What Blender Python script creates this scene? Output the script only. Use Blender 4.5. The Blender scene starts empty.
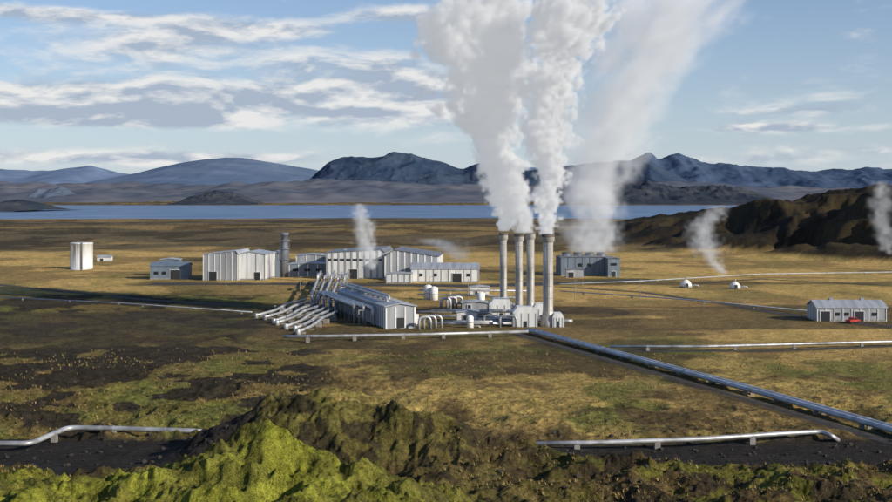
import bpy, math, random
import numpy as np
from mathutils import Vector
random.seed(4)
CH=40.0; F=1225.0
def P(px,py,z=0.0):
    """ground survey: bearing/depression (photo units) -> world point at height z"""
    D=(CH-z)*F/(py-200.0)
    return ((px-446.0)/F*D, D, z)
# ---------------------------------------------------------------- noise
def _h(ix,iy,s):
    n=(ix.astype(np.int64)*374761393+iy.astype(np.int64)*668265263+s*1274126177)&0xffffffff
    n=((n^(n>>13))*1274126177)&0xffffffff
    n=n^(n>>16)
    return (n&0xffff)/65535.0
def vn(x,y,s=0):
    ix=np.floor(x);iy=np.floor(y);fx=x-ix;fy=y-iy
    fx=fx*fx*fx*(fx*(fx*6-15)+10);fy=fy*fy*fy*(fy*(fy*6-15)+10)
    a=_h(ix,iy,s);b=_h(ix+1,iy,s);c=_h(ix,iy+1,s);d=_h(ix+1,iy+1,s)
    return (a+(b-a)*fx)*(1-fy)+(c+(d-c)*fx)*fy
def fbm(x,y,o=4,s=0,g=0.5):
    v=0;a=1;t=0
    for i in range(o):
        c_,s_=math.cos(.6*i),math.sin(.6*i)
        xr=(x*c_-y*s_)*2**i+17.3*i;yr=(x*s_+y*c_)*2**i-9.1*i
        v=v+a*vn(xr,yr,s+i*7);t+=a;a*=g
    return v/t
def ridged(x,y,o=4,s=0):
    v=0;a=1;t=0
    for i in range(o):
        c_,s_=math.cos(.7*i+.3),math.sin(.7*i+.3)
        xr=(x*c_-y*s_)*2**i+5.3*i;yr=(x*s_+y*c_)*2**i+3.1*i
        v=v+a*(1-np.abs(2*vn(xr,yr,s+i*5)-1));t+=a;a*=.5
    return v/t
def ss(a,b,x):
    t=np.clip((x-a)/(b-a),0,1);return t*t*(3-2*t)
def gs(x,y,cx,cy,sx,sy): return np.exp(-((x-cx)/sx)**2-((y-cy)/sy)**2)
# ---------------------------------------------------------------- materials
def mat(name,col,rough=.6,metal=0.,var=.12,scale=.5,bump=0.,stretch=(1,1,1),col2=None):
    m=bpy.data.materials.new(name);m.use_nodes=True
    nt=m.node_tree;b=nt.nodes['Principled BSDF']
    b.inputs['Roughness'].default_value=rough;b.inputs['Metallic'].default_value=metal
    tc=nt.nodes.new('ShaderNodeTexCoord');mp=nt.nodes.new('ShaderNodeMapping');mp.inputs['Scale'].default_value=stretch
    nz=nt.nodes.new('ShaderNodeTexNoise');nz.inputs['Scale'].default_value=scale;nz.inputs['Detail'].default_value=6
    nt.links.new(tc.outputs['Object'],mp.inputs[0]);nt.links.new(mp.outputs[0],nz.inputs['Vector'])
    r=nt.nodes.new('ShaderNodeValToRGB')
    c2=col2 or tuple(c*(1-var*2.2) for c in col)
    r.color_ramp.elements[0].color=(*c2,1);r.color_ramp.elements[1].color=(*[min(1,c*(1+var)) for c in col],1)
    r.color_ramp.elements[0].position=.3;r.color_ramp.elements[1].position=.62
    nt.links.new(nz.outputs['Fac'],r.inputs[0]);nt.links.new(r.outputs[0],b.inputs['Base Color'])
    if bump:
        bp=nt.nodes.new('ShaderNodeBump');bp.inputs['Strength'].default_value=bump
        nt.links.new(nz.outputs['Fac'],bp.inputs['Height']);nt.links.new(bp.outputs[0],b.inputs['Normal'])
    return m
M_panel=mat('grey_cladding',(.31,.325,.35),.5,0,.14,.15,stretch=(3,3,.3))
M_white=mat('white_cladding',(.66,.67,.67),.5,0,.10,.2,stretch=(3,3,.3))
M_trim=mat('white_trim',(.76,.76,.74),.5,0,.05,1)
M_blue=mat('bluegrey_cladding',(.15,.195,.245),.5,0,.1,.2,stretch=(3,3,.3))
M_dark=mat('dark_opening',(.03,.033,.037),.35,0,.1,1)
M_roof=mat('grey_roof',(.16,.175,.205),.5,0,.12,.15,stretch=(4,.4,1))
M_rooflt=mat('light_roof',(.34,.365,.40),.45,0,.12,.15,stretch=(4,.4,1))
M_alu=mat('aluminium_jacket',(.44,.45,.46),.42,.4,.22,.4)
M_aludull=mat('weathered_jacket',(.42,.45,.49),.55,.15,.15,.4)
M_steel=mat('steel_stack',(.40,.385,.36),.5,.2,.25,.35,stretch=(1,1,.25))
M_rust=mat('sooty_rim',(.10,.085,.075),.7,0,.2,1)
M_conc=mat('concrete',(.26,.25,.23),.85,0,.12,1,.2)
M_grav=mat('dark_gravel',(.034,.030,.027),.95,0,.35,.5,.4)
M_rock=mat('lava_rock',(.040,.034,.030),.95,0,.35,1.5,.5)
M_tus=mat('dry_grass',(.30,.21,.075),.9,0,.3,.25,col2=(.10,.10,.03))
M_red=mat('red_paint',(.45,.04,.03),.35,0,.05,1)
M_rubber=mat('rubber',(.02,.02,.02),.8)
M_glass=mat('dark_glass',(.02,.025,.03),.1)
# ---------------------------------------------------------------- geometry
class G:
    def __init__(s): s.v=[];s.f=[]
    def box(s,x0,x1,y0,y1,z0,z1):
        n=len(s.v);s.v+=[(x0,y0,z0),(x1,y0,z0),(x1,y1,z0),(x0,y1,z0),(x0,y0,z1),(x1,y0,z1),(x1,y1,z1),(x0,y1,z1)]
        s.f+=[tuple(n+i for i in q) for q in((0,3,2,1),(4,5,6,7),(0,1,5,4),(1,2,6,5),(2,3,7,6),(3,0,4,7))];return s
    def prism(s,prof,a0,a1,axis='y'):
        n=len(s.v);k=len(prof)
        for a in(a0,a1):
            for p in prof: s.v.append((p[0],a,p[1]) if axis=='y' else (a,p[0],p[1]))
        s.f.append(tuple(n+i for i in range(k)));s.f.append(tuple(n+k+i for i in reversed(range(k))))
        for i in range(k):
            j=(i+1)%k;s.f.append((n+i,n+k+i,n+k+j,n+j))
        return s
    def lathe(s,x,y,prof,n=20,cap=True):
        b=len(s.v)
        for r,z in prof:
            for i in range(n):
                a=2*math.pi*i/n;s.v.append((x+r*math.cos(a),y+r*math.sin(a),z))
        for j in range(len(prof)-1):
            for i in range(n):
                k=(i+1)%n;s.f.append((b+j*n+i,b+j*n+k,b+(j+1)*n+k,b+(j+1)*n+i))
        if cap:
            s.f.append(tuple(b+i for i in reversed(range(n))));s.f.append(tuple(b+(len(prof)-1)*n+i for i in range(n)))
        return s
    def tube(s,pts,r,n=10,fil=None):
        pts=[Vector(p) for p in pts];fil=fil or r*2.5
        q=[pts[0]]
        for i in range(1,len(pts)-1):
            a,b,c=pts[i-1],pts[i],pts[i+1]
            da=(a-b);dc=(c-b);L=min(fil,da.length*.45,dc.length*.45)
            p0=b+da.normalized()*L;p1=b+dc.normalized()*L
            for t in(0,.25,.5,.75,1): q.append(p0*(1-t)**2+b*2*t*(1-t)+p1*t*t)
        q.append(pts[-1]);base=len(s.v);u=None
        for i,p in enumerate(q):
            d=(q[min(i+1,len(q)-1)]-q[max(i-1,0)]).normalized()
            if u is None:
                u=d.cross(Vector((0,0,1)))
                if u.length<.01:u=Vector((1,0,0))
            u=(u-d*u.dot(d)).normalized();w=d.cross(u)
            for k in range(n):
                a=2*math.pi*k/n;s.v.append(tuple(p+(u*math.cos(a)+w*math.sin(a))*r))
        for j in range(len(q)-1):
            for k in range(n):
                l=(k+1)%n;s.f.append((base+j*n+k,base+j*n+l,base+(j+1)*n+l,base+(j+1)*n+k))
        s.f.append(tuple(base+k for k in reversed(range(n))));s.f.append(tuple(base+(len(q)-1)*n+k for k in range(n)))
        return s
    def obj(s,name,m,parent=None,smooth=False):
        me=bpy.data.meshes.new(name);me.from_pydata(s.v,[],s.f);me.validate()
        import bmesh
        bm=bmesh.new();bm.from_mesh(me);bmesh.ops.recalc_face_normals(bm,faces=bm.faces);bm.to_mesh(me);bm.free()
        if smooth:
            me.polygons.foreach_set('use_smooth',[len(p.vertices)==4 for p in me.polygons])
        me.materials.append(m);o=bpy.data.objects.new(name,me);bpy.context.collection.objects.link(o)
        if parent:o.parent=parent
        return o
def empty(name,x=0,y=0,z=0,rot=0):
    e=bpy.data.objects.new(name,None);bpy.context.collection.objects.link(e);e.location=(x,y,z);e.rotation_euler=(0,0,math.radians(rot));e.empty_display_size=2;return e
# ---------------------------------------------------------------- roads (ground coords)
def PL(*pp): return [P(a,b)[:2] for a,b in pp]
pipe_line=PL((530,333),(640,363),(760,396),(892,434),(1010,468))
off=[(x-4.6,y-1.5) for x,y in pipe_line]  # centre line of the dark strip beside the diagonal pipeline
ROADS=[(off[:5],3.6,'dark_strip'),
 (PL((562,287),(640,292),(720,303),(800,317),(892,327),(1000,333)),5.5,'dark_strip'),
 (PL((600,351),(760,351),(892,346),(1000,343)),4.0,'dark_strip'),
 (PL((-80,281),(0,285),(60,291),(150,300),(250,306)),6.0,'dark_strip'),
 (PL((600,457),(700,456),(892,452),(1000,450)),17.0,'gravel_area'),
 (PL((-100,461),(60,461),(150,462)),30.0,'gravel_area'),
 (PL((700,283),(760,279),(892,286),(1000,290)),4.0,'dark_strip'),
 (PL((245,321),(330,316),(420,312),(560,312)),46.0,'gravel_yard'),
 (PL((150,284),(300,284),(480,286),(640,280)),22.0,'gravel_yard')]
def dpoly(x,y,pl):
    d=np.full(x.shape,1e9)
    for (ax,ay),(bx,by) in zip(pl[:-1],pl[1:]):
        vx,vy=bx-ax,by-ay;t=np.clip(((x-ax)*vx+(y-ay)*vy)/(vx*vx+vy*vy),0,1)
        d=np.minimum(d,np.hypot(x-ax-t*vx,y-ay-t*vy))
    return d
def road_mask(x,y,only=None,wob=0.):
    m=np.zeros(x.shape)
    for pl,w,n in ROADS:
        if only and n!=only: continue
        d=dpoly(x,y,pl)
        if wob: d=d+(fbm(x/7,y/5,4,301)-.5)*wob
        m=np.maximum(m,1-ss(w*.5+.3,w*.5+3,d))
    return m
def shore(x): return 2480+fbm(x/500,x*0+3,4,91)*420+np.where(x>500,(x-500)*.3,0)
def H(x,y):
    z=np.zeros(x.shape)
    rm=road_mask(x,y)
    px=446+F*x/np.maximum(y,1)
    w1=fbm(x/14,y/14,4,3)-.5
    yy=y+w1*26
    ramp=np.interp(yy,[0,30,60,100,128,150,172],[37,29,20,10.5,7.2,4.0,0])
    left=ss(12,-8,x)
    ramp=np.where(y>100,ramp*(.40+.60*left),ramp)
    z+=ramp
    z+=5.4*gs(x,y,-20,134,8.0,10)+1.8*gs(x,y,-8,133,14,11)
    z+=2.6*gs(x,y,-36,186,7,9)+6.2*gs(x,y,-27,188,9,11)+6.2*gs(x,y,-13,186,13,11)+4.4*gs(x,y,2,183,16,11)
    z+=2.2*gs(x,y,45,166,34,9)+1.5*gs(x,y,24,172,9,6)
    fgm=ss(330,200,y)
    amp=(.35+.65*fgm)*(1-rm)*ss(900,350,y)
    leftmoss=ss(560,300,px)
    amp2=amp*(.45+.75*leftmoss+.6*fgm)
    z+=amp2*(fbm(x/22,y/22,3,11)-.45)*3.0
    z+=amp2*(ridged(x/6.5,y/6.5,4,21)-.55)*2.0
    mound=ss(.8,4,z)*ss(218,197,y)
    fgm2=ss(205,180,y)*(1-rm)
    z+=np.maximum(mound,fgm2*.8)*((fbm(x/2.2,y/2.2,4,31)-.5)*1.7+(vn(x/.55,y/.55,5)-.5)*.34+(vn(x/.27,y/.27,9)-.5)*.16+(fbm(x/8,y/8,3,77)-.5)*2.8)
    z+=(1-rm)*3.2*ss(.50,.75,fbm(x/70,y/45,3,41))*ss(420,520,y)*ss(250,150,px)*ss(900,640,y)
    far=ss(800,1100,y)
    z+=far*(fbm(x/120,y/120,5,51)-.5)*11*ss(2500,1500,y)
    # lava hills on the right
    hh=np.interp(x,[140,160,185,238,269,307,328,400,600],[0,9,17,26,35,42,52,62,68])
    yr=np.interp(x,[150,190,238,269,307,328,400,600],[1270,1210,1150,1060,990,930,840,740])
    d=y-yr+(fbm(x/70,y/70,3,81)-.5)*90
    fr=np.where(d<0,ss(-210,0,d),ss(520,0,d))
    n=fbm(x/60,y/60,4,61);n2=ridged(x/75,y/75,4,66)
    hill=hh*fr*(.58+.50*n+.28*n2*(1-fr*.5))
    hill+=ss(0,30,hh)*12*ss(.36,.7,fbm(x/50,y/60,4,71))*ss(-340,-200,d)*ss(20,-60,d)
    hill+=ss(2,20,hill)*(fbm(x/11,y/11,4,88)-.5)*4.5
    z+=hill
    sh=shore(x)
    z=np.where(y>1500,z*(1-ss(sh-500,sh,y)),z)
    z-=10*ss(sh-20,sh+120,y)*ss(10100,9700,y+fbm(x/900,x*0,3,5)*500)
    z+=ss(9900,12500,y)*(20+60*fbm(x/900,y/900,4,8))
    return z
def hz(x,y): return float(H(np.array([x],float),np.array([y],float))[0])
# ---------------------------------------------------------------- ground
def geo(a,b,r):
    n=int(math.log(b/a)/r);return list(a*np.exp(np.linspace(0,math.log(b/a),n,endpoint=False)))
ys=np.array(list(np.linspace(-60,84,30))+geo(88,112,.006)+geo(112,330,.0025)+geo(330,1600,.0055)+geo(1600,14000,.016)+[14000])
us=np.concatenate([np.linspace(-1.1,-.42,60,endpoint=False),np.linspace(-.42,.42,960),np.linspace(.42,1.1,61)[1:]])
YY=np.repeat(ys[:,None],len(us),1);UU=np.repeat(us[None,:],len(ys),0)
XX=UU*np.maximum(YY,88)
X=XX.ravel();Y=YY.ravel();Z=H(X,Y)
px=446+F*X/np.maximum(Y,1);py=200+F*CH/np.maximum(Y,1)
gold=np.array([.49,.330,.118]);olive=np.array([.145,.128,.036]);moss=np.array([.195,.200,.028]);heath=np.array([.032,.026,.017]);brown=np.array([.18,.122,.054]);gravel=np.array([.030,.027,.025]);green=np.array([.118,.130,.034])
n1=fbm(X/44,Y/60,5,101);n2=fbm(X/9,Y/12,4,111);n3=fbm(X/110,Y/90,4,121);nf=fbm(X/2.2,Y/2.2,3,131);n4=fbm(X/20,Y/32,5,137);n5=fbm(X/28,Y/48,5,139)
def mix(c,col,w): return c*(1-w[:,None])+col[None,:]*w[:,None]
C=np.repeat(gold[None,:],len(X),0)
C=mix(C,brown,ss(.47,.58,n1)*.65)
C=mix(C,green*1.3,ss(.52,.60,n4)*.30)
wl=ss(330,220,px+(n1-.5)*260)*ss(284,300,py+(n3-.5)*20)
wc=ss(332,355,py+(n3-.5)*40)
C=mix(C,olive*1.25,np.clip(wc*(.50+.9*(n1-.4)+.4*ss(440,300,px)),0,1))
C=mix(C,green,wc*ss(.47,.57,n4)*.75)
C=mix(C,olive*.9,np.clip(wl*.92,0,1))
C=mix(C,gold*.76,np.clip(ss(.48,.58,n5*.7+n2*.3)*wc*.8*(1-.6*wl),0,1))
C=mix(C,green*1.15,wl*ss(.50,.58,1-n4)*.6)
C=mix(C,brown*.8,wl*ss(.52,.60,n5)*.6)
C=mix(C,heath,np.clip(ss(.485,.540,n2*.35+n1*.65)*(wl*.90+wc*.55),0,1))
C=mix(C,heath*1.2,np.clip(ss(.525,.565,n5*.5+n2*.5)*(wl*.65+wc*.5),0,1))
st=fbm(X/150,Y/28,4,141)
C=mix(C,heath*1.8,ss(.54,.61,st)*.70*ss(850,500,Y)*ss(300,380,Y))
wf=ss(860,1050,Y+(n3-.5)*500)
C=mix(C,np.array([.095,.078,.050]),wf*(.9))
C=mix(C,gold*.6,wf*ss(.53,.62,fbm(X/300,Y/160,4,151))*.6)
C=mix(C,heath*.8,wf*ss(.5,.60,fbm(X/60,Y/90,4,153))*.6)
hillm=ss(.8,5,Z)*ss(600,700,Y)*ss(590,630,px)*ss(2000,1500,Y)
C=mix(C,np.array([.021,.018,.014]),np.clip(hillm*1.2,0,1)*.97)
C=mix(C,np.array([.085,.062,.028]),hillm*ss(.55,.66,fbm(X/50,Y/50,5,161))*.45)
mm=ss(1.0,3.4,Z)*ss(230,200,Y)
C=mix(C,olive*.78,mm*.85)
C=mix(C,brown*.6,mm*ss(.46,.56,n4)*.6)
fm=ss(163,154,Y+(n2-.5)*14)*ss(16,-10,X+(n4-.5)*20)
C=mix(C,moss,mm*fm)
C=mix(C,olive*.8,mm*fm*ss(.50,.60,n2)*.5)
C=mix(C,heath*1.1,mm*ss(.51,.58,fbm(X/3.4,Y/3.4,5,171))*(.85-.45*fm))
C=mix(C,brown*.5,ss(205,188,Y)*ss(-5,25,X)*.8)
C=mix(C,heath,ss(200,188,Y)*ss(-5,25,X)*ss(.46,.56,fbm(X/6,Y/6,4,173))*.8)
C=mix(C,moss*.8,ss(190,182,Y)*ss(5,30,X)*ss(.50,.58,fbm(X/5,Y/5,4,175))*.6)
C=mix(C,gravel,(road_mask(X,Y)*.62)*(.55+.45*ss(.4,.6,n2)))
C=mix(C,gravel*.95,road_mask(X,Y,'gravel_area',9.)*.96)
C*= (.62+.76*nf)[:,None]
me=bpy.data.meshes.new('ground')
R,K=len(ys),len(us)
co=np.stack([X,Y,Z],1).astype(np.float32)
idx=np.arange(R*K).reshape(R,K)
q=np.stack([idx[:-1,:-1],idx[:-1,1:],idx[1:,1:],idx[1:,:-1]],-1).reshape(-1,4)
me.vertices.add(R*K);me.vertices.foreach_set('co',co.ravel())
me.loops.add(q.size);me.loops.foreach_set('vertex_index',q.ravel().astype(np.int32))
me.polygons.add(len(q));me.polygons.foreach_set('loop_start',np.arange(0,q.size,4,dtype=np.int32))
me.polygons.foreach_set('use_smooth',np.ones(len(q),bool))
me.update();
ca=me.color_attributes.new('Col','FLOAT_COLOR','POINT')
ca.data.foreach_set('color',np.concatenate([np.clip(C,0,1),np.ones((len(C),1))],1).astype(np.float32).ravel())
gm=bpy.data.materials.new('moss_grass_heath');gm.use_nodes=True;nt=gm.node_tree;b=nt.nodes['Principled BSDF']
b.inputs['Roughness'].default_value=1;b.inputs['Specular IOR Level'].default_value=.1
at=nt.nodes.new('ShaderNodeAttribute');at.attribute_name='Col'
tc=nt.nodes.new('ShaderNodeTexCoord')
na=nt.nodes.new('ShaderNodeTexNoise');na.inputs['Scale'].default_value=1.1;na.inputs['Detail'].default_value=4;na.inputs['Roughness'].default_value=.7
nt.links.new(tc.outputs['Object'],na.inputs['Vector'])
nb=nt.nodes.new('ShaderNodeTexNoise');nb.inputs['Scale'].default_value=5.0;nb.inputs['Detail'].default_value=3;nb.inputs['Roughness'].default_value=.7
nt.links.new(tc.outputs['Object'],nb.inputs['Vector'])
av=nt.nodes.new('ShaderNodeMath');av.operation='MULTIPLY_ADD';av.inputs[1].default_value=.9;nt.links.new(nb.outputs['Fac'],av.inputs[0]);nt.links.new(na.outputs['Fac'],av.inputs[2])
mr=nt.nodes.new('ShaderNodeMapRange');mr.inputs[1].default_value=.70;mr.inputs[2].default_value=1.20;mr.inputs[3].default_value=.28;mr.inputs[4].default_value=1.75
nt.links.new(av.outputs[0],mr.inputs[0])
vm=nt.nodes.new('ShaderNodeVectorMath');vm.operation='SCALE';nt.links.new(at.outputs['Color'],vm.inputs[0]);nt.links.new(mr.outputs[0],vm.inputs['Scale'])
nt.links.new(vm.outputs[0],b.inputs['Base Color'])
bp=nt.nodes.new('ShaderNodeBump');bp.inputs['Strength'].default_value=.8;bp.inputs['Distance'].default_value=.45
nt.links.new(av.outputs[0],bp.inputs['Height']);nt.links.new(bp.outputs[0],b.inputs['Normal'])
me.materials.append(gm);go=bpy.data.objects.new('ground',me);bpy.context.collection.objects.link(go)
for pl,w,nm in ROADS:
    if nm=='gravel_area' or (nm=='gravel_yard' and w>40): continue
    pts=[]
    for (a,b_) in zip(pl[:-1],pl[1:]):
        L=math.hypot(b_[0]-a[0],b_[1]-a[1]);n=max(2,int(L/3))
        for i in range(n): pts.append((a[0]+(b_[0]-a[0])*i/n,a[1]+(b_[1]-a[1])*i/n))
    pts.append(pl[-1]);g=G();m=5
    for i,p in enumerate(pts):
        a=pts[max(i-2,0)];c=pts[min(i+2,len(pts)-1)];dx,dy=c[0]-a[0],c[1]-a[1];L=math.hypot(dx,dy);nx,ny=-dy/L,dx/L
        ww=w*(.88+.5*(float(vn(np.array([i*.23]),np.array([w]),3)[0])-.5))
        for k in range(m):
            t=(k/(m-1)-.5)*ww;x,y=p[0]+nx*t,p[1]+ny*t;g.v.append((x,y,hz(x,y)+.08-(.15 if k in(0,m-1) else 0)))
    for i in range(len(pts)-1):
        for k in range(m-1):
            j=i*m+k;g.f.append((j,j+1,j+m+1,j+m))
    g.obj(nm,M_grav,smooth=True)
# grass tussocks and lava stones in the near field (one mesh each)
rng=np.random.default_rng(7)
NT=9000
ty=155+np.abs(rng.random(NT))**1.3*170;tx=(rng.random(NT)*.80-.40)*ty
keep=(road_mask(tx,ty)<.2)&(fbm(tx/9,ty/12,4,111)<.56)&~((tx<0)&(ty<205)&(tx>-45));tx,ty=tx[keep],ty[keep];tz=H(tx,ty)
g=G()
for x0,y0,z0 in zip(tx,ty,tz):
    s_=.25+.35*random.random()
    for k in range(5):
        a=random.random()*6.28;dx,dy=math.cos(a),math.sin(a);n=len(g.v);h=s_*(.6+.5*random.random())
        g.v+=[(x0-dy*.09,y0+dx*.09,z0-.1),(x0+dy*.09,y0-dx*.09,z0-.1),(x0+dx*s_*.6,y0+dy*s_*.6,z0+h)];g.f.append((n,n+1,n+2))
g.obj('grass_tussocks',M_tus)
NR=900
ry_=158+rng.random(NR)*60;rx_=(rng.random(NR)*.80-.40)*ry_
rmk=road_mask(rx_,ry_,'gravel_area',9.)
keep=(rmk>.3)|((rng.random(NR)<.35)&(rx_>5));rx_,ry_=rx_[keep],ry_[keep];rz_=H(rx_,ry_)
g=G()
for x0,y0,z0 in zip(rx_,ry_,rz_):
    r=.12+.45*random.random()**3;n=len(g.v);pts=[]
    for (lat,cnt) in((-.6,5),(.35,5)):
        for i in range(cnt):
            a=6.283*i/cnt+lat+random.random()*.5;q_=r*(.7+.5*random.random());pts.append((x0+q_*math.cos(a)*math.cos(lat),y0+q_*math.sin(a)*math.cos(lat),z0+r*.35+q_*lat*.8))
    pts.append((x0,y0,z0+r*.95));g.v+=pts
    for i in range(5):
        j=(i+1)%5;g.f.append((n+i,n+j,n+5+j,n+5+i));g.f.append((n+5+i,n+5+j,n+10))
g.obj('lava_stones',M_rock)
# lake
lm=bpy.data.materials.new('lake_water');lm.use_nodes=True;b=lm.node_tree.nodes['Principled BSDF']
b.inputs['Roughness'].default_value=.45;b.inputs['Specular IOR Level'].default_value=.2
nz=lm.node_tree.nodes.new('ShaderNodeTexNoise');nz.inputs['Scale'].default_value=.004;nz.inputs['Detail'].default_value=8
tc=lm.node_tree.nodes.new('ShaderNodeTexCoord');lm.node_tree.links.new(tc.outputs['Object'],nz.inputs['Vector'])
rr=lm.node_tree.nodes.new('ShaderNodeValToRGB');rr.color_ramp.elements[0].color=(.09,.165,.285,1);rr.color_ramp.elements[1].color=(.17,.25,.38,1);rr.color_ramp.elements[0].position=.4;rr.color_ramp.elements[1].position=.65
lm.node_tree.links.new(nz.outputs['Fac'],rr.inputs[0]);lm.node_tree.links.new(rr.outputs[0],b.inputs['Base Color'])
g=G();g.v=[(-9000,2300,-2.5),(9000,2300,-2.5),(9000,10300,-2.5),(-9000,10300,-2.5)];g.f=[(0,1,2,3)];g.obj('lake',lm)
# ---------------------------------------------------------------- mountains
def mtmat(name,lo,hi,snow=None,zs=0,sc=.002):  # lo, hi: rock colours with distance haze painted in as blue
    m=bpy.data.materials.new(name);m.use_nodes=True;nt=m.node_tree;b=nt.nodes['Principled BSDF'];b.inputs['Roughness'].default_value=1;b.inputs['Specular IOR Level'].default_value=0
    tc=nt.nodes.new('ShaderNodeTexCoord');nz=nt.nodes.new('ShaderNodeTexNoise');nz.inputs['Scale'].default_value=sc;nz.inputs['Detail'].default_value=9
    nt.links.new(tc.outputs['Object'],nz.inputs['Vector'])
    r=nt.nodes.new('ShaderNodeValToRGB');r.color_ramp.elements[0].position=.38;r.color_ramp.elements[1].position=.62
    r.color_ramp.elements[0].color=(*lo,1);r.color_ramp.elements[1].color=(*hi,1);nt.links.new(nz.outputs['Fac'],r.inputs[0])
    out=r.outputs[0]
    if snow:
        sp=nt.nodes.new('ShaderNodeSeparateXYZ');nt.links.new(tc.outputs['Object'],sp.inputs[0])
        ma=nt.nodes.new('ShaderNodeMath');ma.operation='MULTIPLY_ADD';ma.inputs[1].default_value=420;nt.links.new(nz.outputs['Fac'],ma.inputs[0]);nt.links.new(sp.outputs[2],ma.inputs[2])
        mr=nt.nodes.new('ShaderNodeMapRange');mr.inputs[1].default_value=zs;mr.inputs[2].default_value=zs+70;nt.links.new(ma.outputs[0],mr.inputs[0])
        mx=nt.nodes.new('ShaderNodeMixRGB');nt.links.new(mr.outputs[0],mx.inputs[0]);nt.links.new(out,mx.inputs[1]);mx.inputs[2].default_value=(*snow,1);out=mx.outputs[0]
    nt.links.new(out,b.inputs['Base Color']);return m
def mountain(name,D,prof,front,m,seed,er=.35,shape=1.0,nx=420,ny=60,jag=.06):
    ppx=np.array([p[0] for p in prof],float);ppz=np.array([CH+(200-p[1])/F*D for p in prof])
    xs=(np.linspace(ppx[0],ppx[-1],nx)-446)/F*D;ridge=np.interp(xs,(ppx-446)/F*D,ppz)
    k=np.ones(5)/5;ridge=np.convolve(np.pad(ridge,2,'edge'),k,'valid')
    t=np.concatenate([np.linspace(0,1,ny),1+np.linspace(0,1,14)[1:]])
    T,XS=np.meshgrid(t,xs,indexing='ij');RZ=np.repeat(ridge[None,:],len(t),0)
    wob=(fbm(XS/(front*.8),T*0+1,3,seed)-.5)*front*.35
    YS=D-front+T*front+wob*(1-np.abs(1-T))
    sh=np.where(T<=1,T**shape,1-(T-1)**1.5)
    rg=ridged(XS/(front*.28),YS/(front*.6),5,seed+3)
    rel=np.maximum(RZ,5)
    Zm=rel*sh*(1-er*(1-rg)*np.clip(1.25-T,0,1)*1.6)+rel*jag*(fbm(XS/(front*.07),YS/(front*.07),4,seed+9)-.5)*sh*2
    Zm=Zm-30*(T<.02)
    g=G();g.v=list(map(tuple,np.stack([XS,YS,Zm],-1).reshape(-1,3).tolist()))
    for i in range(len(t)-1):
        for j in range(nx-1):
            a=i*nx+j;g.f.append((a,a+1,a+nx+1,a+nx))
    g.obj(name,m,smooth=True)
mfar=mtmat('far_rock_haze_tint',(.125,.185,.295),(.165,.225,.335))
msnow=mtmat('snowy_rock_haze_tint',(.105,.155,.245),(.15,.20,.29),(.50,.57,.66),1165,.0012)
mmesa=mtmat('mesa_rock_haze_tint',(.032,.054,.096),(.058,.084,.128))
mright=mtmat('ridge_rock_haze_tint',(.042,.070,.128),(.072,.106,.172))
mfoot=mtmat('foothill_heath_haze_tint',(.085,.105,.145),(.145,.15,.175),sc=.0012)
mdark=mtmat('dark_hill_haze_tint',(.032,.044,.064),(.064,.072,.085),sc=.004)
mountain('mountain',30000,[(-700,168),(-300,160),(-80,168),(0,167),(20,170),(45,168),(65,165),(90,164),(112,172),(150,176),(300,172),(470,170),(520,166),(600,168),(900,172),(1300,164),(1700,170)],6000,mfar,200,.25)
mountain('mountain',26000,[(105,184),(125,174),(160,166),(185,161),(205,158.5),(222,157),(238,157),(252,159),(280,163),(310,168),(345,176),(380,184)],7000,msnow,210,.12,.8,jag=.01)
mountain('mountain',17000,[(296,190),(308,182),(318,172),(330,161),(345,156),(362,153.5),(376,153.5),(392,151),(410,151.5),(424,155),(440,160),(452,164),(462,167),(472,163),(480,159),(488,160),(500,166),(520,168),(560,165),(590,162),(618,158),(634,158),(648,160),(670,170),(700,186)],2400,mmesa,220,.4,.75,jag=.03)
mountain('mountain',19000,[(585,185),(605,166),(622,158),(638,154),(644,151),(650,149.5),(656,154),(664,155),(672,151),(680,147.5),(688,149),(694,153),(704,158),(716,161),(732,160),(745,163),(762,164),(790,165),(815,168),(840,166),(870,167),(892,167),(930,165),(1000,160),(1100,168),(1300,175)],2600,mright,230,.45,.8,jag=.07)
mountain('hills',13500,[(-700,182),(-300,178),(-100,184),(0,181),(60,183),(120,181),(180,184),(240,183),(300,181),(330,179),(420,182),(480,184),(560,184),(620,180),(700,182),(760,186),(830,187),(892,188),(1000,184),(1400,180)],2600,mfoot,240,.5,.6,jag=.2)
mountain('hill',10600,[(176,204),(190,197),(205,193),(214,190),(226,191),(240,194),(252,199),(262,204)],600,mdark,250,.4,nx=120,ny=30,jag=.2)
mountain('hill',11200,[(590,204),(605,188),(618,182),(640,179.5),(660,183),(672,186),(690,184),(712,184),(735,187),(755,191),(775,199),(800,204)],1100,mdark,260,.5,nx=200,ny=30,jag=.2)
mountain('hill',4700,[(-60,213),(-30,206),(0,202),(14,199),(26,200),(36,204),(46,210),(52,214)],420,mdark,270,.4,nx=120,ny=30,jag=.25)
mountain('hill',11800,[(24,203),(32,192),(38,187),(44,190),(56,185),(66,190),(78,196),(95,203)],700,mtmat('hill_haze_tint',(.07,.10,.15),(.11,.14,.19)),280,.4,nx=120,ny=30,jag=.1)
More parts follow.
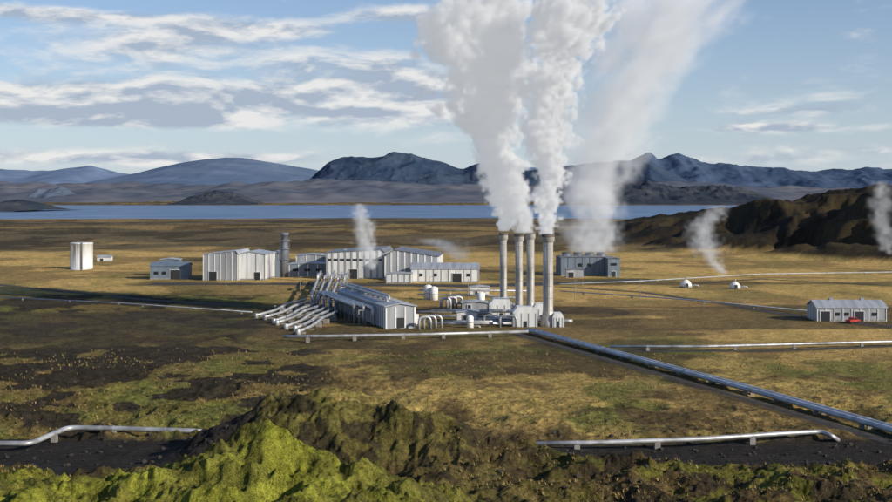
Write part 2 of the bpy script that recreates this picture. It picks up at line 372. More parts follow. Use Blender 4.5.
# ---------------------------------------------------------------- buildings
def hall(name,x,y,w,d,h,rot=0,peak=1.5,pp=.5,ridge='y',wall=None,roof=None,sp=4.,pil=M_trim,doors=(),wins=(),band=None,vents=0,pw=.35):
    wall=wall or M_panel;roof=roof or M_roof
    e=empty(name,x,y,0,rot)
    if ridge=='y':
        G().prism([(0,-1),(w,-1),(w,h),(w*pp,h+peak),(0,h)],0,d).obj('walls',wall,e)
        G().prism([(-.4,h+.05),(w*pp,h+peak+.05),(w+.4,h+.05),(w+.4,h+.4),(w*pp,h+peak+.45),(-.4,h+.4)],-.4,d+.4).obj('roof',roof,e)
        top=lambda u:h+peak*(u/(w*pp) if u<w*pp else (w-u)/(w*(1-pp)))
    else:
        G().prism([(0,-1),(d,-1),(d,h),(d*pp,h+peak),(0,h)],0,w,'x').obj('walls',wall,e)
        G().prism([(-.4,h+.05),(d*pp,h+peak+.05),(d+.4,h+.05),(d+.4,h+.4),(d*pp,h+peak+.45),(-.4,h+.4)],-.4,w+.4,'x').obj('roof',roof,e)
        top=lambda u:h
    if sp:
        g=G();n=int(w/sp)
        for i in range(n+1):
            u=min(max(i*w/n,pw/2),w-pw/2);g.box(u-pw/2,u+pw/2,-.18,.02,0,top(u)-.12)
        n=max(1,int(d/sp))
        for i in range(1,n+1):
            u=i*d/n-pw/2
            hh=h-.12
            g.box(w-.02,w+.18,u-pw/2,u+pw/2,0,hh);g.box(-.18,.02,u-pw/2,u+pw/2,0,hh)
        g.obj('pilasters',pil,e)
    g=G().box(-.1,w+.1,-.12,d+.1,-1,.7);g.obj('plinth',M_conc,e)
    if doors:
        g=G();f=G()
        for u,ww,hh in doors:
            g.box(u,u+ww,-.24,.0,.05,hh);f.box(u-.15,u,-.3,0,.05,hh+.15);f.box(u+ww,u+ww+.15,-.3,0,.05,hh+.15);f.box(u,u+ww,-.3,0,hh,hh+.15)
        g.obj('doors',M_dark,e);f.obj('door_frames',M_trim,e)
    if wins:
        g=G()
        for u,z,ww,hh in wins: g.box(u,u+ww,-.22,0,z,z+hh)
        g.obj('windows',M_glass,e)
    if band:
        G().box(.05,w-.05,-.1,0,band[0],band[1]).obj('window_band',M_dark,e)
    if vents:
        g=G()
        for i in range(vents):
            u=w*(i+.6)/(vents+.2);zt=h+peak if ridge=='x' else top(u)
            yy=d*pp if ridge=='x' else d*.3
            g.box(u-.6,u+.6,yy-.6,yy+.6,zt-.2,zt+1.1)
        g.obj('roof_vents',M_panel,e)
    return e
def Pb(px_,py_): return P(px_,py_)[:2]
def m(px_,D): return px_*D/F
x,y=Pb(203,280.5);hall('power_plant_hall',x,y,m(35,612),26,12.8,-4,1.8,.95,'y',M_panel,M_rooflt,2.6,doors=[(3,4,4.5)],vents=0)
x,y=Pb(238.5,280);hall('power_plant_hall',x,y,m(27,612),24,12.6,-4,1.5,.4,'y',M_white,M_rooflt,3.4,pil=M_panel,doors=[(8,3,4)])
x,y=Pb(266,277);hall('power_plant_annex',x,y,m(15,636),18,12.2,-4,.8,.5,'y',M_panel,M_rooflt,2.6)
x,y=Pb(150,279.5);hall('workshop_building',x,y,m(37,618),14,6.6,3,1.6,.5,'x',M_blue,M_blue,0,wins=[(2,2.5,2,1.5),(6,2.5,2,1.5)],doors=[(10,5,4.8)])
x,y=Pb(160,276);hall('storage_shed',x,y,10,8,8.4,3,.6,.5,'y',M_blue,M_rooflt,0)
x,y=Pb(289,277);hall('service_building',x,y,m(38,636),16,6.5,0,.6,.5,'y',M_blue,M_rooflt,4,wins=[(2,3,3,1.3),(8,3,3,1.3),(14,3,3,1.3)])
x,y=Pb(296,273);hall('service_building',x,y,m(30,671),16,9.5,0,.5,.5,'y',M_panel,M_rooflt,5)
x,y=Pb(326,279);hall('turbine_hall',x,y,m(58,620),45,13.2,-3,1.6,.96,'y',M_white,M_roof,3.0,pil=M_panel,band=(9.2,10.3),doors=[(12,4,5)],vents=2,pw=.9)
x,y=Pb(384.5,280);hall('turbine_hall',x,y,m(54,612),42,11.6,-3,3.3,.18,'y',M_panel,M_roof,3.0,doors=[(4,3,4)],pw=.7)
x,y=Pb(411,282.5);hall('maintenance_hall',x,y,m(68,594),18,6.4,-1,2.4,.5,'x',M_white,M_rooflt,3.6,pil=M_panel,doors=[(20,4.5,4.5)],wins=[(4,3,1.6,1.4),(11,3,1.6,1.4),(27,3,1.6,1.4)])
x,y=Pb(386,283.5);hall('electrical_building',x,y,12,8,4.5,-3,.4,.5,'y',M_white,M_rooflt,3,pil=M_panel)
x,y=Pb(284.5,277);e=empty('exhaust_tower',x,y)
G().lathe(0,0,[(2.0,-1),(2.0,15),(1.7,17),(1.7,21.5),(2.2,21.6),(2.2,23)],18).obj('shaft',M_roof,e,True)
g=G()
for z in(9,14.5,19): g.lathe(0,0,[(2.9,z),(2.9,z+.3)],18)
g.obj('platforms',M_roof,e)
g=G()
for a in range(8):
    g.box(2.7*math.cos(a*.785)-.08,2.7*math.cos(a*.785)+.08,2.7*math.sin(a*.785)-.08,2.7*math.sin(a*.785)+.08,0,20.2)
g.obj('gantry_legs',M_roof,e)
G().box(-6,-2.2,-2,2,-1,9).obj('tower_base',M_blue,e)
x,y=Pb(78.5,270.5);e=empty('water_tank',x,y+6)
G().lathe(0,0,[(6.4,-1),(6.4,.5),(6.2,.6),(6.2,14.9),(6.45,15),(6.45,15.5),(5.8,15.7)],40).obj('shell',M_white,e,True)
g=G()
for i in range(14):
    a=i*math.pi/7;g.box(6.17*math.cos(a)-.1,6.17*math.cos(a)+.1,6.17*math.sin(a)-.1,6.17*math.sin(a)+.1,.6,14.9)
g.obj('seams',M_white,e)
g=G()
for zz in range(18): g.box(1.6,2.2,-6.55,-6.4,zz*.85+.3,zz*.85+.38)
g.box(1.5,1.6,-6.6,-5.9,0,16.3);g.box(2.2,2.3,-6.6,-5.9,0,16.3);g.obj('ladder',M_conc,e)
x,y=Pb(97,261.5);hall('farm_shed',x,y,9,6,2.6,5,1.0,.5,'x',M_white,M_rooflt,0,doors=[(2,2,2.0)])
x,y=Pb(561,276);e=hall('cooling_tower_building',x,y,m(51,645),20,9.6,2,.4,.5,'y',M_blue,M_roof,3.4,pil=M_roof,doors=[(3,3,4)],wins=[(9,5,2,1.6),(14,5,2,1.6)])
g=G()
for i in range(4): g.lathe(4+i*6.2,9,[(2.7,9.6),(2.3,11.0),(2.6,12.2)],18,False)
g.obj('fan_shrouds',M_roof,e,True)
g=G()
for i in range(14): g.box(i*2,i*2+.08,.1,.18,10,11.2)
g.box(0,26.5,.1,.18,11.2,11.3);g.box(0,26.5,.1,.18,10.6,10.66);g.obj('roof_railing',M_panel,e)
x,y=Pb(608,277);hall('pump_house',x,y,6.2,9,9.4,2,.4,.5,'y',M_blue,M_roof,0,doors=[(2,2,3)],wins=[(1.5,6,3,1.2)])
x,y=Pb(566,278);hall('transformer_shed',x,y,9,3.5,4.2,2,.3,.5,'y',M_panel,M_roof,0,doors=[(1,3,3)])
ax,ay=Pb(385.5,328.5)
W,L_,hh=9.6,72,6.6
e=empty('heat_exchanger_hall',ax,ay,0,17)
G().prism([(0,-1),(W,-1),(W,hh),(W*.5,hh+.9),(0,hh)],0,L_).obj('walls',M_panel,e)
G().prism([(-.5,hh+.05),(W*.5,hh+.95),(W+.5,hh+.05),(W+.5,hh+.4),(W*.5,hh+1.3),(-.5,hh+.4)],-.5,L_+.5).obj('roof',M_rooflt,e)
g=G()
for i in range(25):
    v=i*L_/25+.4;g.box(-.5,.02,v,v+.55,0,hh-.1);g.box(W-.02,W+.3,v,v+.4,0,hh-.1)
for i in range(4): g.box(i*3.05,i*3.05+.4,-.2,.02,0,hh-.1)
g.obj('ribs',M_trim,e)
g=G()
for i in range(25):
    v=i*L_/25+1.2;g.box(-.12,.0,v,v+1.7,1.0,hh-1.2)
g.box(3.6,6.2,-.12,0,.1,3.2);g.obj('louvres',M_dark,e)
g=G()
for k in range(3):
    g.tube([(-1.8-k*1.7,L_+8,5.6),(-1.8-k*1.7,14+k*6,5.6),(-1.8-k*1.7,9+k*6,5.6),(-1.8-k*1.7,8+k*6,.2)],.55,12)
for k in range(2):
    g.tube([(W*.3+k*3,L_+6,hh+2.1),(W*.3+k*3,10+k*9,hh+2.1),(W*.3+k*3,9+k*9,hh+.4)],.45,12)
g.obj('roof_pipes',M_alu,e,True)
g=G()
for i in range(10):
    v=12+i*7;g.box(-5.9,-.9,v,v+.3,4.6,4.9);g.box(-5.9,-5.6,v,v+.3,-1,4.7);g.box(-3.6,-3.3,v,v+.3,-1,4.7)
    g.box(2,7,v,v+.3,hh+1.3,hh+1.6)
g.obj('pipe_trestles',M_conc,e)
G().box(W+.31,W+4,10,L_-8,-1,3.2).obj('side_annex',M_white,e)
e=empty('steam_pipe_rack',0,0);g=G();t=G()
for k in range(5):
    a=P(321+k*7,281.5);b_=P(311+k*6,311+k*1.4)
    d=Vector((b_[0]-a[0],b_[1]-a[1],0));
    p=lambda f,z:(a[0]+d.x*f,a[1]+d.y*f,z)
    z=5.4 if k%2==0 else 4.8
    g.tube([p(0,3),p(.03,3),p(.03,z),p(.35,z),p(.35,z+1.6),p(.42,z+1.6),p(.42,z),p(.96,z),p(.97,1.0),p(1.05,1.0)],.5,12,1.4)
    for i in range(10):
        q=p(.08+i*.1,0);t.box(q[0]-.15,q[0]+.15,q[1]-.15,q[1]+.15,-1,z-.6);t.box(q[0]-1.4,q[0]+1.4,q[1]-.16,q[1]+.16,z-.85-.01*k,z-.52-.01*k)
g.obj('pipes',M_alu,e,True);t.obj('trestles',M_conc,e)
e=empty('pipe_manifold',0,0);g=G();t=G()
for k in range(7):
    a=P(306+k*5.2,306+k*2.2);b_=P(256+k*7.0+(k%3)*2,318+k*2.8-(k%2)*1.0)
    c=(a[0]*.35+b_[0]*.65,a[1]*.35+b_[1]*.65)
    g.tube([(a[0],a[1],2.6),(a[0]*.6+b_[0]*.4,a[1]*.6+b_[1]*.4,2.4),(c[0],c[1],1.1),(b_[0],b_[1],.9)],.46,12,3)
    g.lathe(b_[0],b_[1],[(.75,-.5),(.75,1.4),(.5,1.7),(.1,1.8)],12)
    g.lathe(c[0],c[1],[(.12,1.1),(.12,2.6),(.5,2.6),(.5,2.75)],8)
    for f in(.1,.3,.5,.7,.9):
        qx,qy=a[0]+(b_[0]-a[0])*f,a[1]+(b_[1]-a[1])*f;t.box(qx-1,qx+1,qy-.25,qy+.25,-1,.35 if f>.6 else 1.5)
g.obj('pipes',M_alu,e,True);t.obj('saddles',M_conc,e)
def pipeline(name,path,r,z=None,sup=12,n=14,mt=None,sw=None):
    e=empty(name,0,0);g=G();sw=sw or r*1.2
    pts=[(p[0],p[1],(p[2] if len(p)>2 else hz(p[0],p[1])+r+.55)) for p in path]
    g.tube(pts,r,n,r*4);g.obj('pipe',mt or M_alu,e,True)
    t=G();bd=G()
    for a,b_ in zip(pts[:-1],pts[1:]):
        a=Vector(a);b_=Vector(b_);L=(b_-a).length
        if L<1: continue
        dirv=(b_-a)/L
        k=sup*.5
        while k<L:
            p=a+dirv*k;zz=hz(p.x,p.y)
            if abs(dirv.z)<.3:
                t.box(p.x-sw,p.x+sw,p.y-.35,p.y+.35,zz-.8,p.z-r*.8)
                q0=p-dirv*.1;q1=p+dirv*.1;bd.tube([tuple(q0),tuple(q1)],r*1.06,n)
            k+=sup
    if t.v:t.obj('supports',M_conc,e);bd.obj('clamp_bands',M_aludull,e)
    return e
q=[P(a,b_,1.3) for a,b_ in((283,336.5),(330,336),(420,334.5),(528,331.5))]
pipeline('collector_pipeline',q,.42,sup=14)
e=empty('expansion_loop_pipes',0,0);g=G()
for k,(a,b_) in enumerate(((419,330),(424,329),(430,328.5))):
    x,y=Pb(a,b_);g.tube([(x,y,0),(x,y,4.0),(x+3.6,y+.5,4.0),(x+3.6,y+.5,0)],.42,12,1.8)
for k,(a,b_) in enumerate(((441,311),(447,310),(453,309.5))):
    x,y=Pb(a,b_);g.tube([(x,y,0),(x,y,4.6),(x+3.4,y+1,4.6),(x+3.4,y+1,0)],.5,12,1.7)
x,y=Pb(455,308);g.tube([(x,y,2),(x+14,y-4,2),(x+22,y-10,2)],.6,12)
x,y=Pb(452,318);g.tube([(x,y,2.2),(x+15,y,2.2)],.8,12);g.tube([(x-12,y+5,1.6),(x,y+5,1.6),(x+17,y+5,1.6)],.45,12)
x,y=Pb(440,326);g.tube([(x,y,1.4),(x+22,y,1.4)],.45,10);g.tube([(x-4,y-4,1.2),(x+24,y-4,1.2)],.4,10)
for k,(a,b_) in enumerate(((478,322),(484,326),(500,328))):
    x,y=Pb(a,b_);g.tube([(x,y,0),(x,y,3.0+k*.4),(x+5,y-1,3.0+k*.4),(x+5,y-1,0)],.36,10,1.2)
x,y=Pb(425,322);g.tube([(x,y,1.8),(x+20,y+1,1.8),(x+24,y-8,1.8),(x+36,y-9,1.8)],.4,10);g.tube([(x+2,y+14,2.6),(x+34,y+12,2.6)],.45,10)
x,y=Pb(418,300);g.tube([(x,y,2.2),(x+24,y-6,2.2),(x+40,y-18,2.2)],.4,10);g.tube([(x,y+12,3.2),(x+44,y+6,3.2)],.4,10)
for k in range(5):
    g.tube([(x+6+k*7,y+11-k*.8,-.5),(x+6+k*7,y+11-k*.8,3.0)],.15,8)
g.obj('pipes',M_alu,e,True)
for a,b_,r,h in((428,300,1.6,5.5),(434,300.5,1.6,5.0),(481,307,1.5,5.0),(470,328,1.1,3.4)):
    x,y=Pb(a,b_);e=empty('storage_tank',x,y)
    G().lathe(0,0,[(r,-1),(r,h),(r*.6,h+.5),(.1,h+.7)],20).obj('shell',M_trim,e,True)
    G().lathe(0,0,[(r+.12,h*.5),(r+.12,h*.5+.15)],20).obj('band',M_conc,e)
    G().tube([(r*.8,0,.6),(r+2,0,.6),(r+2,0,-.5)],.2,8).obj('outlet',M_alu,e,True)
x,y=Pb(457,322);hall('valve_house',x,y,7,6,3.0,0,.5,.5,'y',M_white,M_rooflt,0,doors=[(2,1.2,2.2)])
x,y=Pb(462,311);hall('valve_house',x,y,9,6,2.8,0,.5,.5,'y',M_panel,M_rooflt,0,doors=[(2,1.2,2.2)])
x,y=Pb(470,296);hall('valve_house',x,y,8,6,3.4,0,.5,.5,'y',M_white,M_rooflt,0,doors=[(2,1.2,2.2)])
# ---------------------------------------------------------------- chimneys
def stack(pxx,pyy,Hh,r,base=0):
    x,y=Pb(pxx,pyy);e=empty('smokestack',x,y)
    pr=[(r*1.5,-1),(r*1.5,1.2),(r*1.05,4.5),(r,5),(r*.98,Hh-2.6)]
    G().lathe(0,0,pr,28).obj('shaft',M_steel,e,True)
    G().lathe(0,0,[(r*.98,Hh-2.6),(r*1.22,Hh-2.2),(r*1.25,Hh-.7)],28,False).obj('collar',M_steel,e,True)
    G().lathe(0,0,[(r*1.27,Hh-.9),(r*1.27,Hh),(r*1.0,Hh),(r*.98,Hh-1.6)],28,False).obj('rim',M_rust,e,True)
    g=G()
    for z in np.arange(5,Hh-3,3.9): g.lathe(0,0,[(r*1.0,z),(r*1.03,z+.02),(r*1.03,z+.16),(r*1.0,z+.18)],28,False)
    g.obj('flange_rings',M_steel,e)
    g=G();a=-r*1.2
    for z in np.arange(3,Hh-2,.8): g.box(-.25,.25,a-.04,a+.04,z,z+.06)
    g.box(-.29,-.25,a-.04,a+.04,1,Hh-1);g.box(.25,.29,a-.04,a+.04,1,Hh-1)
    g.obj('ladder',M_steel,e);return x,y
stack(503.5,315,28.6,1.25);stack(519,319,28.6,1.3);stack(530.5,316,29.0,1.35);stack(548,326.5,29.2,1.65)
def silencer(pxx,pyy,w,d,h,rot=0):
    x,y=Pb(pxx,pyy);e=empty('steam_silencer',x,y,0,rot)
    G().prism([(0,-1),(w,-1),(w,h*.72),(w*.82,h),(w*.18,h),(0,h*.72)],0,d).obj('casing',M_white,e)
    g=G()
    for i in range(5): u=.15+i*(d-.6)/4;g.box(-.12,w+.12,u,u+.3,-.5,h*.7)
    for i in range(4): u=.3+i*(w-.9)/3;g.box(u,u+.3,-.1,.02,0,h*.7)
    g.obj('ribs',M_panel,e)
    g=G();g.box(w*.44,w*.58,-.14,0,.1,2.0);g.obj('door',M_dark,e)
    g=G();g.tube([(w*.5,d,h*.5),(w*.5,d+5,h*.5),(w*.5,d+5,0)],.7,12);g.tube([(w,d*.5,h*.4),(w+3,d*.5,h*.4)],.5,12);g.obj('inlet_pipe',M_alu,e,True)
silencer(489,319,8.2,8,6.6);silencer(513,327.5,7.6,7,6.4);silencer(533,321,5.5,6,5.6);silencer(552.5,327.5,3.6,6,4.4)
x,y=Pb(519,320);e=empty('pipe_junction',0,0);g=G()
g.tube([(x-10,y,3),(x-3,y,3),(x-2,y-8,3)],.6,12);g.tube([(x-14,y-12,1.4),(x+12,y-13,1.4)],.5,12);g.obj('pipes',M_alu,e,True)
# ---------------------------------------------------------------- pipelines
for o in(-.80,.80):
    pth=[(x+o*.95,y+o*.31,.95) for x,y in pipe_line]
    pipeline('twin_pipeline',pth,.50,sup=14,mt=M_aludull,sw=.4)
q=[P(a,b_,1.2) for a,b_ in((610,346.5),(700,346.5),(760,345),(892,341.5),(1000,340))]
pipeline('steam_pipeline',q,.36,sup=20)
q=[P(-60,443,1.3),P(30,443.5,1.3),P(68,427.5,1.5),P(120,428.5,1.5),P(196,431,1.4),P(202,431.5,1.3),P(203,433,.2)]
pipeline('steam_pipeline',q,.42,sup=16)
q=[P(518,444,1.3),P(600,442.5,1.3),P(700,439,1.4),P(790,433,1.5),P(822,431.5,1.5),P(832,436,1.2),P(838,440,.2)]
pipeline('steam_pipeline',q,.38,sup=19)
q=[P(560,284,1),P(640,281,1),P(760,274,1),P(892,272,1)]
pipeline('steam_pipeline',q,.22,sup=25,n=8,mt=M_aludull)
q=[P(560,291,1),P(680,299,1),P(820,312,1)]
pipeline('steam_pipeline',q,.25,sup=25,n=8,mt=M_aludull)
q=[P(0,297,1),P(120,303,1),P(252,312,1)]
pipeline('steam_pipeline',q,.2,sup=25,n=8,mt=M_aludull)
x,y=Pb(817,321.5);hall('warehouse',x,y,22.6,12,4.4,-2,1.9,.5,'x',M_panel,M_rooflt,2.8,pil=M_trim,doors=[(1,3.2,3.4),(12.2,3,3.4)],wins=[(6,2,1.4,1),(9,2,1.4,1),(18,2,1.4,1)],vents=2,pw=.2)
def truck(x,y,rot):
    e=empty('pickup_truck',x,y,hz(x,y),rot)
    G().prism([(-2.6,.5),(2.6,.5),(2.6,1.0),(1.3,1.12),(.7,1.85),(-.9,1.9),(-1.1,1.15),(-2.6,1.15)],-.95,.95).obj('body',M_red,e)
    G().prism([(1.18,1.15),(.66,1.75),(-.8,1.8),(-.95,1.18)],-.97,.97).obj('windows',M_glass,e)
    g=G()
    for a in(-1.7,1.7):
        for s_ in(-.98,.72):
            g.tube([(a,s_,.42),(a,s_+.26,.42)],.42,14)
    g.obj('wheels',M_rubber,e)
x,y=Pb(853,323);truck(x,y,35)
for a,b_,r in((686,287.5,2.6),(735,289,2.4)):
    x,y=Pb(a,b_);e=empty('wellhead_dome',x,y)
    G().lathe(0,0,[(r*math.cos(t_)*(1.0),r*1.15*math.sin(t_)+.6) for t_ in np.linspace(0,1.5,8)]).obj('shell',M_trim,e,True)
    G().lathe(0,0,[(r*1.05,-1),(r*1.05,.6)]).obj('base',M_conc,e)
    G().box(-.6,.6,-r-.1,-r+.6,0,2).obj('hatch',M_dark,e)
    G().tube([(r*.5,0,1),(r+3,0,1),(r+3,0,0)],.35,10).obj('outlet_pipe',M_alu,e,True)
    G().lathe(0,0,[(.35,r),(.35,r*1.9)],10).obj('vent',M_steel,e)
for a,b_ in((300,296),(350,300),(430,296),(468,300),(575,300),(640,300)):
    x,y=Pb(a,b_);e=empty('lamp_post',x,y)
    G().lathe(0,0,[(.14,-.5),(.08,8)],8).obj('pole',M_conc,e);G().box(-.1,1.2,-.12,.12,8,8.15).obj('lamp_head',M_conc,e)
# ---------------------------------------------------------------- steam
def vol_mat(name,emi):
    """water-droplet cloud: scattering plus a small added glow in place of multiple scattering inside it"""
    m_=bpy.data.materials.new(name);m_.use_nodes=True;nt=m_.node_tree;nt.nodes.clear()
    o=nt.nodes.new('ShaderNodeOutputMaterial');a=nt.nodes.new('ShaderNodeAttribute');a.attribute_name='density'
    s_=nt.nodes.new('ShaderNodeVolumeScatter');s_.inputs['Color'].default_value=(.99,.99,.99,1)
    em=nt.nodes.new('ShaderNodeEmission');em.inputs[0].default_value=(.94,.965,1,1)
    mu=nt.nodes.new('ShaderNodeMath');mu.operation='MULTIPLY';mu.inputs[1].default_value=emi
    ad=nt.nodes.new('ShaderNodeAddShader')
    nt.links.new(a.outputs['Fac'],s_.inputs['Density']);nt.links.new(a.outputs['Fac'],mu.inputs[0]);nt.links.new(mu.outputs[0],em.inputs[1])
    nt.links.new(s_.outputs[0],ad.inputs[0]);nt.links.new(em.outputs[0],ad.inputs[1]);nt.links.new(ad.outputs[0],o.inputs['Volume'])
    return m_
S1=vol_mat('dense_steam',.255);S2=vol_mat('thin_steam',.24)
def steam(name,D,pts,vox,dens=1.,mt=None,seed=0,amp=.75,edge=.35,nscale=.9,core=.74,top_fade=.06):
    k=D/F
    z=np.array([CH+(200-p[1])*k for p in pts]);cx=np.array([(p[0]-446)*k for p in pts]);r=np.array([p[2]*k for p in pts])
    z0,z1=z[0],z[-1];tt=(z-z0)/(z1-z0)
    tq=np.linspace(0,1,61);rq=np.interp(tq,tt,r);sq=np.concatenate([[0],np.cumsum((z1-z0)/60/((rq[1:]+rq[:-1])/2))]);SM=sq[-1]
    R=r.max();xmin=(cx-r*1.6).min();xmax=(cx+r*1.6).max();ry=R*1.5
    ng=bpy.data.node_groups.new(name+'_field','GeometryNodeTree')
    ng.interface.new_socket('Geometry',in_out='INPUT',socket_type='NodeSocketGeometry');ng.interface.new_socket('Geometry',in_out='OUTPUT',socket_type='NodeSocketGeometry')
    N=ng.nodes;Lk=ng.links
    def M(op,a,b_=None,c=None,clamp=False):
        n=N.new('ShaderNodeMath');n.operation=op;n.use_clamp=clamp
        for i,v in enumerate((a,b_,c)):
            if v is None: continue
            if isinstance(v,(int,float,np.floating)): n.inputs[i].default_value=float(v)
            else: Lk.new(v,n.inputs[i])
        return n.outputs[0]
    def curve(xs,vs,src):
        n=N.new('ShaderNodeFloatCurve');c=n.mapping.curves[0]
        c.points[0].location=(xs[0],vs[0]);c.points[-1].location=(xs[-1],vs[-1])
        for a,b_ in zip(xs[1:-1],vs[1:-1]): c.points.new(a,b_)
        for p in c.points:p.handle_type='AUTO_CLAMPED'
        n.mapping.update();Lk.new(src,n.inputs['Value']);return n.outputs[0]
    pos=N.new('GeometryNodeInputPosition');sp=N.new('ShaderNodeSeparateXYZ');Lk.new(pos.outputs[0],sp.inputs[0])
    t=M('DIVIDE',M('SUBTRACT',sp.outputs[2],z0),z1-z0,clamp=True)
    span=max(cx.max()-cx.min(),.1)
    c_=M('MULTIPLY_ADD',curve(list(tt),list((cx-cx.min())/span),t),span,cx.min())
    r_=M('MULTIPLY',curve(list(tt),list(r/R),t),R)
    s_=M('MULTIPLY',curve(list(tq[::5]),list(sq[::5]/SM),t),SM)
    qx=M('DIVIDE',M('SUBTRACT',sp.outputs[0],c_),r_);qy=M('DIVIDE',M('SUBTRACT',sp.outputs[1],D),r_)
    cb=N.new('ShaderNodeCombineXYZ');Lk.new(qx,cb.inputs[0]);Lk.new(qy,cb.inputs[1]);Lk.new(s_,cb.inputs[2])
    of=N.new('ShaderNodeVectorMath');of.operation='ADD';of.inputs[1].default_value=(seed*7.3,seed*3.1,seed*5.7);Lk.new(cb.outputs[0],of.inputs[0])
    nz=N.new('ShaderNodeTexNoise');nz.inputs['Scale'].default_value=nscale;nz.inputs['Detail'].default_value=2;nz.inputs['Roughness'].default_value=.5;Lk.new(of.outputs[0],nz.inputs['Vector'])
    wv=N.new('ShaderNodeVectorMath');wv.operation='MULTIPLY_ADD';wv.inputs[1].default_value=(.7,.7,.7);Lk.new(nz.outputs['Color'],wv.inputs[0]);Lk.new(of.outputs[0],wv.inputs[2])
    bil=None
    for sc_,am in((2.1,.66),(4.4,.38),(9.0,.22)):
        b2=N.new('ShaderNodeTexNoise');b2.inputs['Scale'].default_value=nscale*sc_;b2.inputs['Detail'].default_value=0;Lk.new(wv.outputs[0],b2.inputs['Vector'])
        v_=M('MULTIPLY',M('ABSOLUTE',M('SUBTRACT',b2.outputs['Fac'],.5)),am*2.6);bil=v_ if bil is None else M('ADD',bil,v_)
    rad=M('SQRT',M('ADD',M('MULTIPLY',qx,qx),M('MULTIPLY',qy,qy)))
    d=M('ADD',M('SUBTRACT',core,rad),M('MULTIPLY',M('SUBTRACT',nz.outputs['Fac'],.5),amp*2.6))
    d=M('ADD',d,M('MULTIPLY',M('SUBTRACT',bil,.25),amp*1.7))
    vc=N.new('GeometryNodeVolumeCube')
    vc.inputs['Min'].default_value=(xmin,D-ry,z0);vc.inputs['Max'].default_value=(xmax,D+ry,z1)
    for nm,ext in(('Resolution X',xmax-xmin),('Resolution Y',2*ry),('Resolution Z',z1-z0)): vc.inputs[nm].default_value=max(8,int(ext/vox))
    vc.inputs['Background'].default_value=0
    out=N.new('NodeGroupOutput');me=bpy.data.meshes.new(name)
    mr=N.new('ShaderNodeMapRange');mr.interpolation_type='SMOOTHSTEP';mr.inputs[1].default_value=0;mr.inputs[2].default_value=edge;mr.inputs[3].default_value=0;mr.inputs[4].default_value=dens;Lk.new(d,mr.inputs[0])
    den=M('MULTIPLY',mr.outputs[0],M('POWER',M('DIVIDE',R,r_),.8))
    f=N.new('ShaderNodeMapRange');f.inputs[1].default_value=1;f.inputs[2].default_value=1-top_fade;f.inputs[3].default_value=0;f.inputs[4].default_value=1;Lk.new(t,f.inputs[0])
    den=M('MULTIPLY',den,f.outputs[0]);den=M('MULTIPLY',den,M('GREATER_THAN',den,.002))
    Lk.new(den,vc.inputs['Density'])
    sm=N.new('GeometryNodeSetMaterial');sm.inputs['Material'].default_value=mt;Lk.new(vc.outputs[0],sm.inputs[0]);Lk.new(sm.outputs[0],out.inputs[0])
    me.materials.append(mt)
    o=bpy.data.objects.new(name,me);bpy.context.collection.objects.link(o)
    md=o.modifiers.new('steam_field','NODES');md.node_group=ng;return o
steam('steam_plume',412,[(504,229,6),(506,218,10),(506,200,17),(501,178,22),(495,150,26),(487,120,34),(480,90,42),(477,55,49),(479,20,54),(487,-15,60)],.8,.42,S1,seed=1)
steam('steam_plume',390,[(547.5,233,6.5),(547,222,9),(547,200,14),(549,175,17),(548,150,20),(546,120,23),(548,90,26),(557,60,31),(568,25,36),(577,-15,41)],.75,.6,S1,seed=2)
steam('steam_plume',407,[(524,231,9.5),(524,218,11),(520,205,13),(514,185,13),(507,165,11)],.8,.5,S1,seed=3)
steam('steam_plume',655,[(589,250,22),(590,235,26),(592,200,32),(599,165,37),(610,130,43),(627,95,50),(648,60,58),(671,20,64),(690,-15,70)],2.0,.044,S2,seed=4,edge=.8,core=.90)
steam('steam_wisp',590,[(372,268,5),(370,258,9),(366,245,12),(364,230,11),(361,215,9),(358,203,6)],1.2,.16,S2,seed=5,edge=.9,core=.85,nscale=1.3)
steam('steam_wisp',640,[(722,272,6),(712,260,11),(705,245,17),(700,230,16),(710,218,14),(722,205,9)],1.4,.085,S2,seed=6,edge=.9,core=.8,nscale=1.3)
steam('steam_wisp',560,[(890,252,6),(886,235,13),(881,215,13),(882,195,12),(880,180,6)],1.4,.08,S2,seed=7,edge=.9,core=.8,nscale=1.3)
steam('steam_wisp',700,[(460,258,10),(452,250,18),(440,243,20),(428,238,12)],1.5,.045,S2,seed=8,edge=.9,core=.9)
# ---------------------------------------------------------------- light & sky
EL=24;AZ=122   # azimuth clockwise from +Y
sd=bpy.data.lights.new('sun','SUN');sd.energy=5.0;sd.angle=math.radians(.5);sd.color=(1,.91,.76)
so=bpy.data.objects.new('sun',sd);bpy.context.collection.objects.link(so)
dv=Vector((math.sin(math.radians(AZ))*math.cos(math.radians(EL)),math.cos(math.radians(AZ))*math.cos(math.radians(EL)),math.sin(math.radians(EL))))
so.rotation_euler=dv.to_track_quat('Z','Y').to_euler();so.location=(200,-100,300)
w=bpy.data.worlds.new('World');bpy.context.scene.world=w;w.use_nodes=True;nt=w.node_tree;N=nt.nodes;Lk=nt.links;N.clear()
def M(op,a,b_=None,c=None,clamp=False):
    n=N.new('ShaderNodeMath');n.operation=op;n.use_clamp=clamp
    for i,v in enumerate((a,b_,c)):
        if v is None: continue
        if isinstance(v,(int,float)): n.inputs[i].default_value=float(v)
        else: Lk.new(v,n.inputs[i])
    return n.outputs[0]
sk=N.new('ShaderNodeTexSky');sk.sky_type='NISHITA';sk.sun_disc=False;sk.sun_elevation=math.radians(EL);sk.sun_rotation=math.radians(AZ);sk.air_density=1;sk.dust_density=.3;sk.ozone_density=2.5
tc=N.new('ShaderNodeTexCoord');sp=N.new('ShaderNodeSeparateXYZ');Lk.new(tc.outputs['Generated'],sp.inputs[0])
x,y,z=sp.outputs
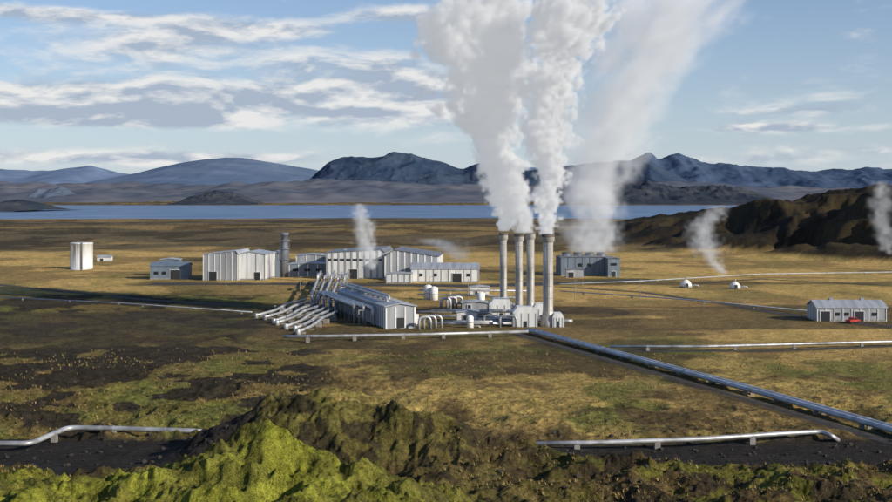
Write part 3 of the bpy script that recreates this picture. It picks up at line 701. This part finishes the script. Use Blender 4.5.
az=M('ARCTAN2',x,y);v=M('DIVIDE',z,M('MAXIMUM',M('SQRT',M('ADD',M('MULTIPLY',x,x),M('MULTIPLY',y,y))),.001))
def cnoise(dvv,su,sv,det,seed):
    c=N.new('ShaderNodeCombineXYZ');Lk.new(M('MULTIPLY',az,su),c.inputs[0]);Lk.new(M('MULTIPLY',M('ADD',v,dvv),sv),c.inputs[1]);c.inputs[2].default_value=seed
    n=N.new('ShaderNodeTexNoise');n.inputs['Scale'].default_value=1;n.inputs['Detail'].default_value=det;n.inputs['Roughness'].default_value=.57;n.inputs['Distortion'].default_value=.3;Lk.new(c.outputs[0],n.inputs['Vector']);return n.outputs['Fac']
blobs=[(150,44,120,22,.38),(205,28,45,12,.26),(60,100,160,19,.48),(260,104,170,24,.48),(400,92,60,30,.32),(50,14,120,8,.44),(290,28,50,10,.34),(60,157,170,9,.42),(240,160,90,8,.36),(400,16,70,9,.36),(345,70,100,26,.22),(770,128,85,6,.42),(820,110,70,7,.24),(850,150,70,8,.30),(760,160,120,7,.26),(120,122,120,6,.3)]
tot=None
for cx,cy,sx,sy,a in blobs:
    u0=math.atan((cx-446)/F);v0=(200-cy)/F*math.cos(u0)
    e1=M('POWER',M('DIVIDE',M('SUBTRACT',az,u0),sx/F),2);e2=M('POWER',M('ABSOLUTE',M('DIVIDE',M('SUBTRACT',v,v0),sy/F)),2)
    g_=M('MULTIPLY',M('EXPONENT',M('MULTIPLY',M('ADD',e1,e2),-1)),a)
    tot=g_ if tot is None else M('ADD',tot,g_)
def dens(off):
    n=cnoise(off,14,46,8,1.7)
    return M('ADD',n,M('SUBTRACT',tot,.25))
d0=dens(0.0);d1=dens(.007)
mr=N.new('ShaderNodeMapRange');mr.interpolation_type='SMOOTHSTEP';mr.inputs[1].default_value=.30;mr.inputs[2].default_value=.66;Lk.new(d0,mr.inputs[0])
lit=N.new('ShaderNodeMapRange');lit.inputs[1].default_value=-.07;lit.inputs[2].default_value=.07;Lk.new(M('ADD',M('SUBTRACT',d0,d1),M('MULTIPLY',M('SUBTRACT',.60,d0),.22)),lit.inputs[0])
cc=N.new('ShaderNodeMixRGB');cc.inputs[1].default_value=(3.9,4.6,5.7,1);cc.inputs[2].default_value=(8.4,8.3,8.1,1);Lk.new(lit.outputs[0],cc.inputs[0])
tint=N.new('ShaderNodeMixRGB');tint.blend_type='MULTIPLY';tint.inputs[0].default_value=1;Lk.new(sk.outputs[0],tint.inputs[1]);tint.inputs[2].default_value=(.93,.97,1.12,1)
hz_=N.new('ShaderNodeMixRGB');Lk.new(M('MULTIPLY',M('EXPONENT',M('MULTIPLY',M('MAXIMUM',v,0.0),-11)),.85),hz_.inputs[0]);Lk.new(tint.outputs[0],hz_.inputs[1]);hz_.inputs[2].default_value=(5.4,6.3,7.4,1)
mx=N.new('ShaderNodeMixRGB');Lk.new(M('MULTIPLY',mr.outputs[0],.9),mx.inputs[0]);Lk.new(hz_.outputs[0],mx.inputs[1]);Lk.new(cc.outputs[0],mx.inputs[2])
bg=N.new('ShaderNodeBackground');bg.inputs[1].default_value=.1;Lk.new(mx.outputs[0],bg.inputs[0]);wo=N.new('ShaderNodeOutputWorld');Lk.new(bg.outputs[0],wo.inputs[0])
# ---------------------------------------------------------------- camera
cd=bpy.data.cameras.new('camera');cd.sensor_width=36;cd.lens=36*F/892;cd.shift_y=-51/892;cd.clip_start=1;cd.clip_end=100000
co_=bpy.data.objects.new('camera',cd);bpy.context.collection.objects.link(co_);co_.location=(0,0,CH);co_.rotation_euler=(math.radians(90),0,0)
sc=bpy.context.scene;sc.camera=co_;sc.view_settings.view_transform='Standard';sc.view_settings.look='None';sc.view_settings.exposure=0
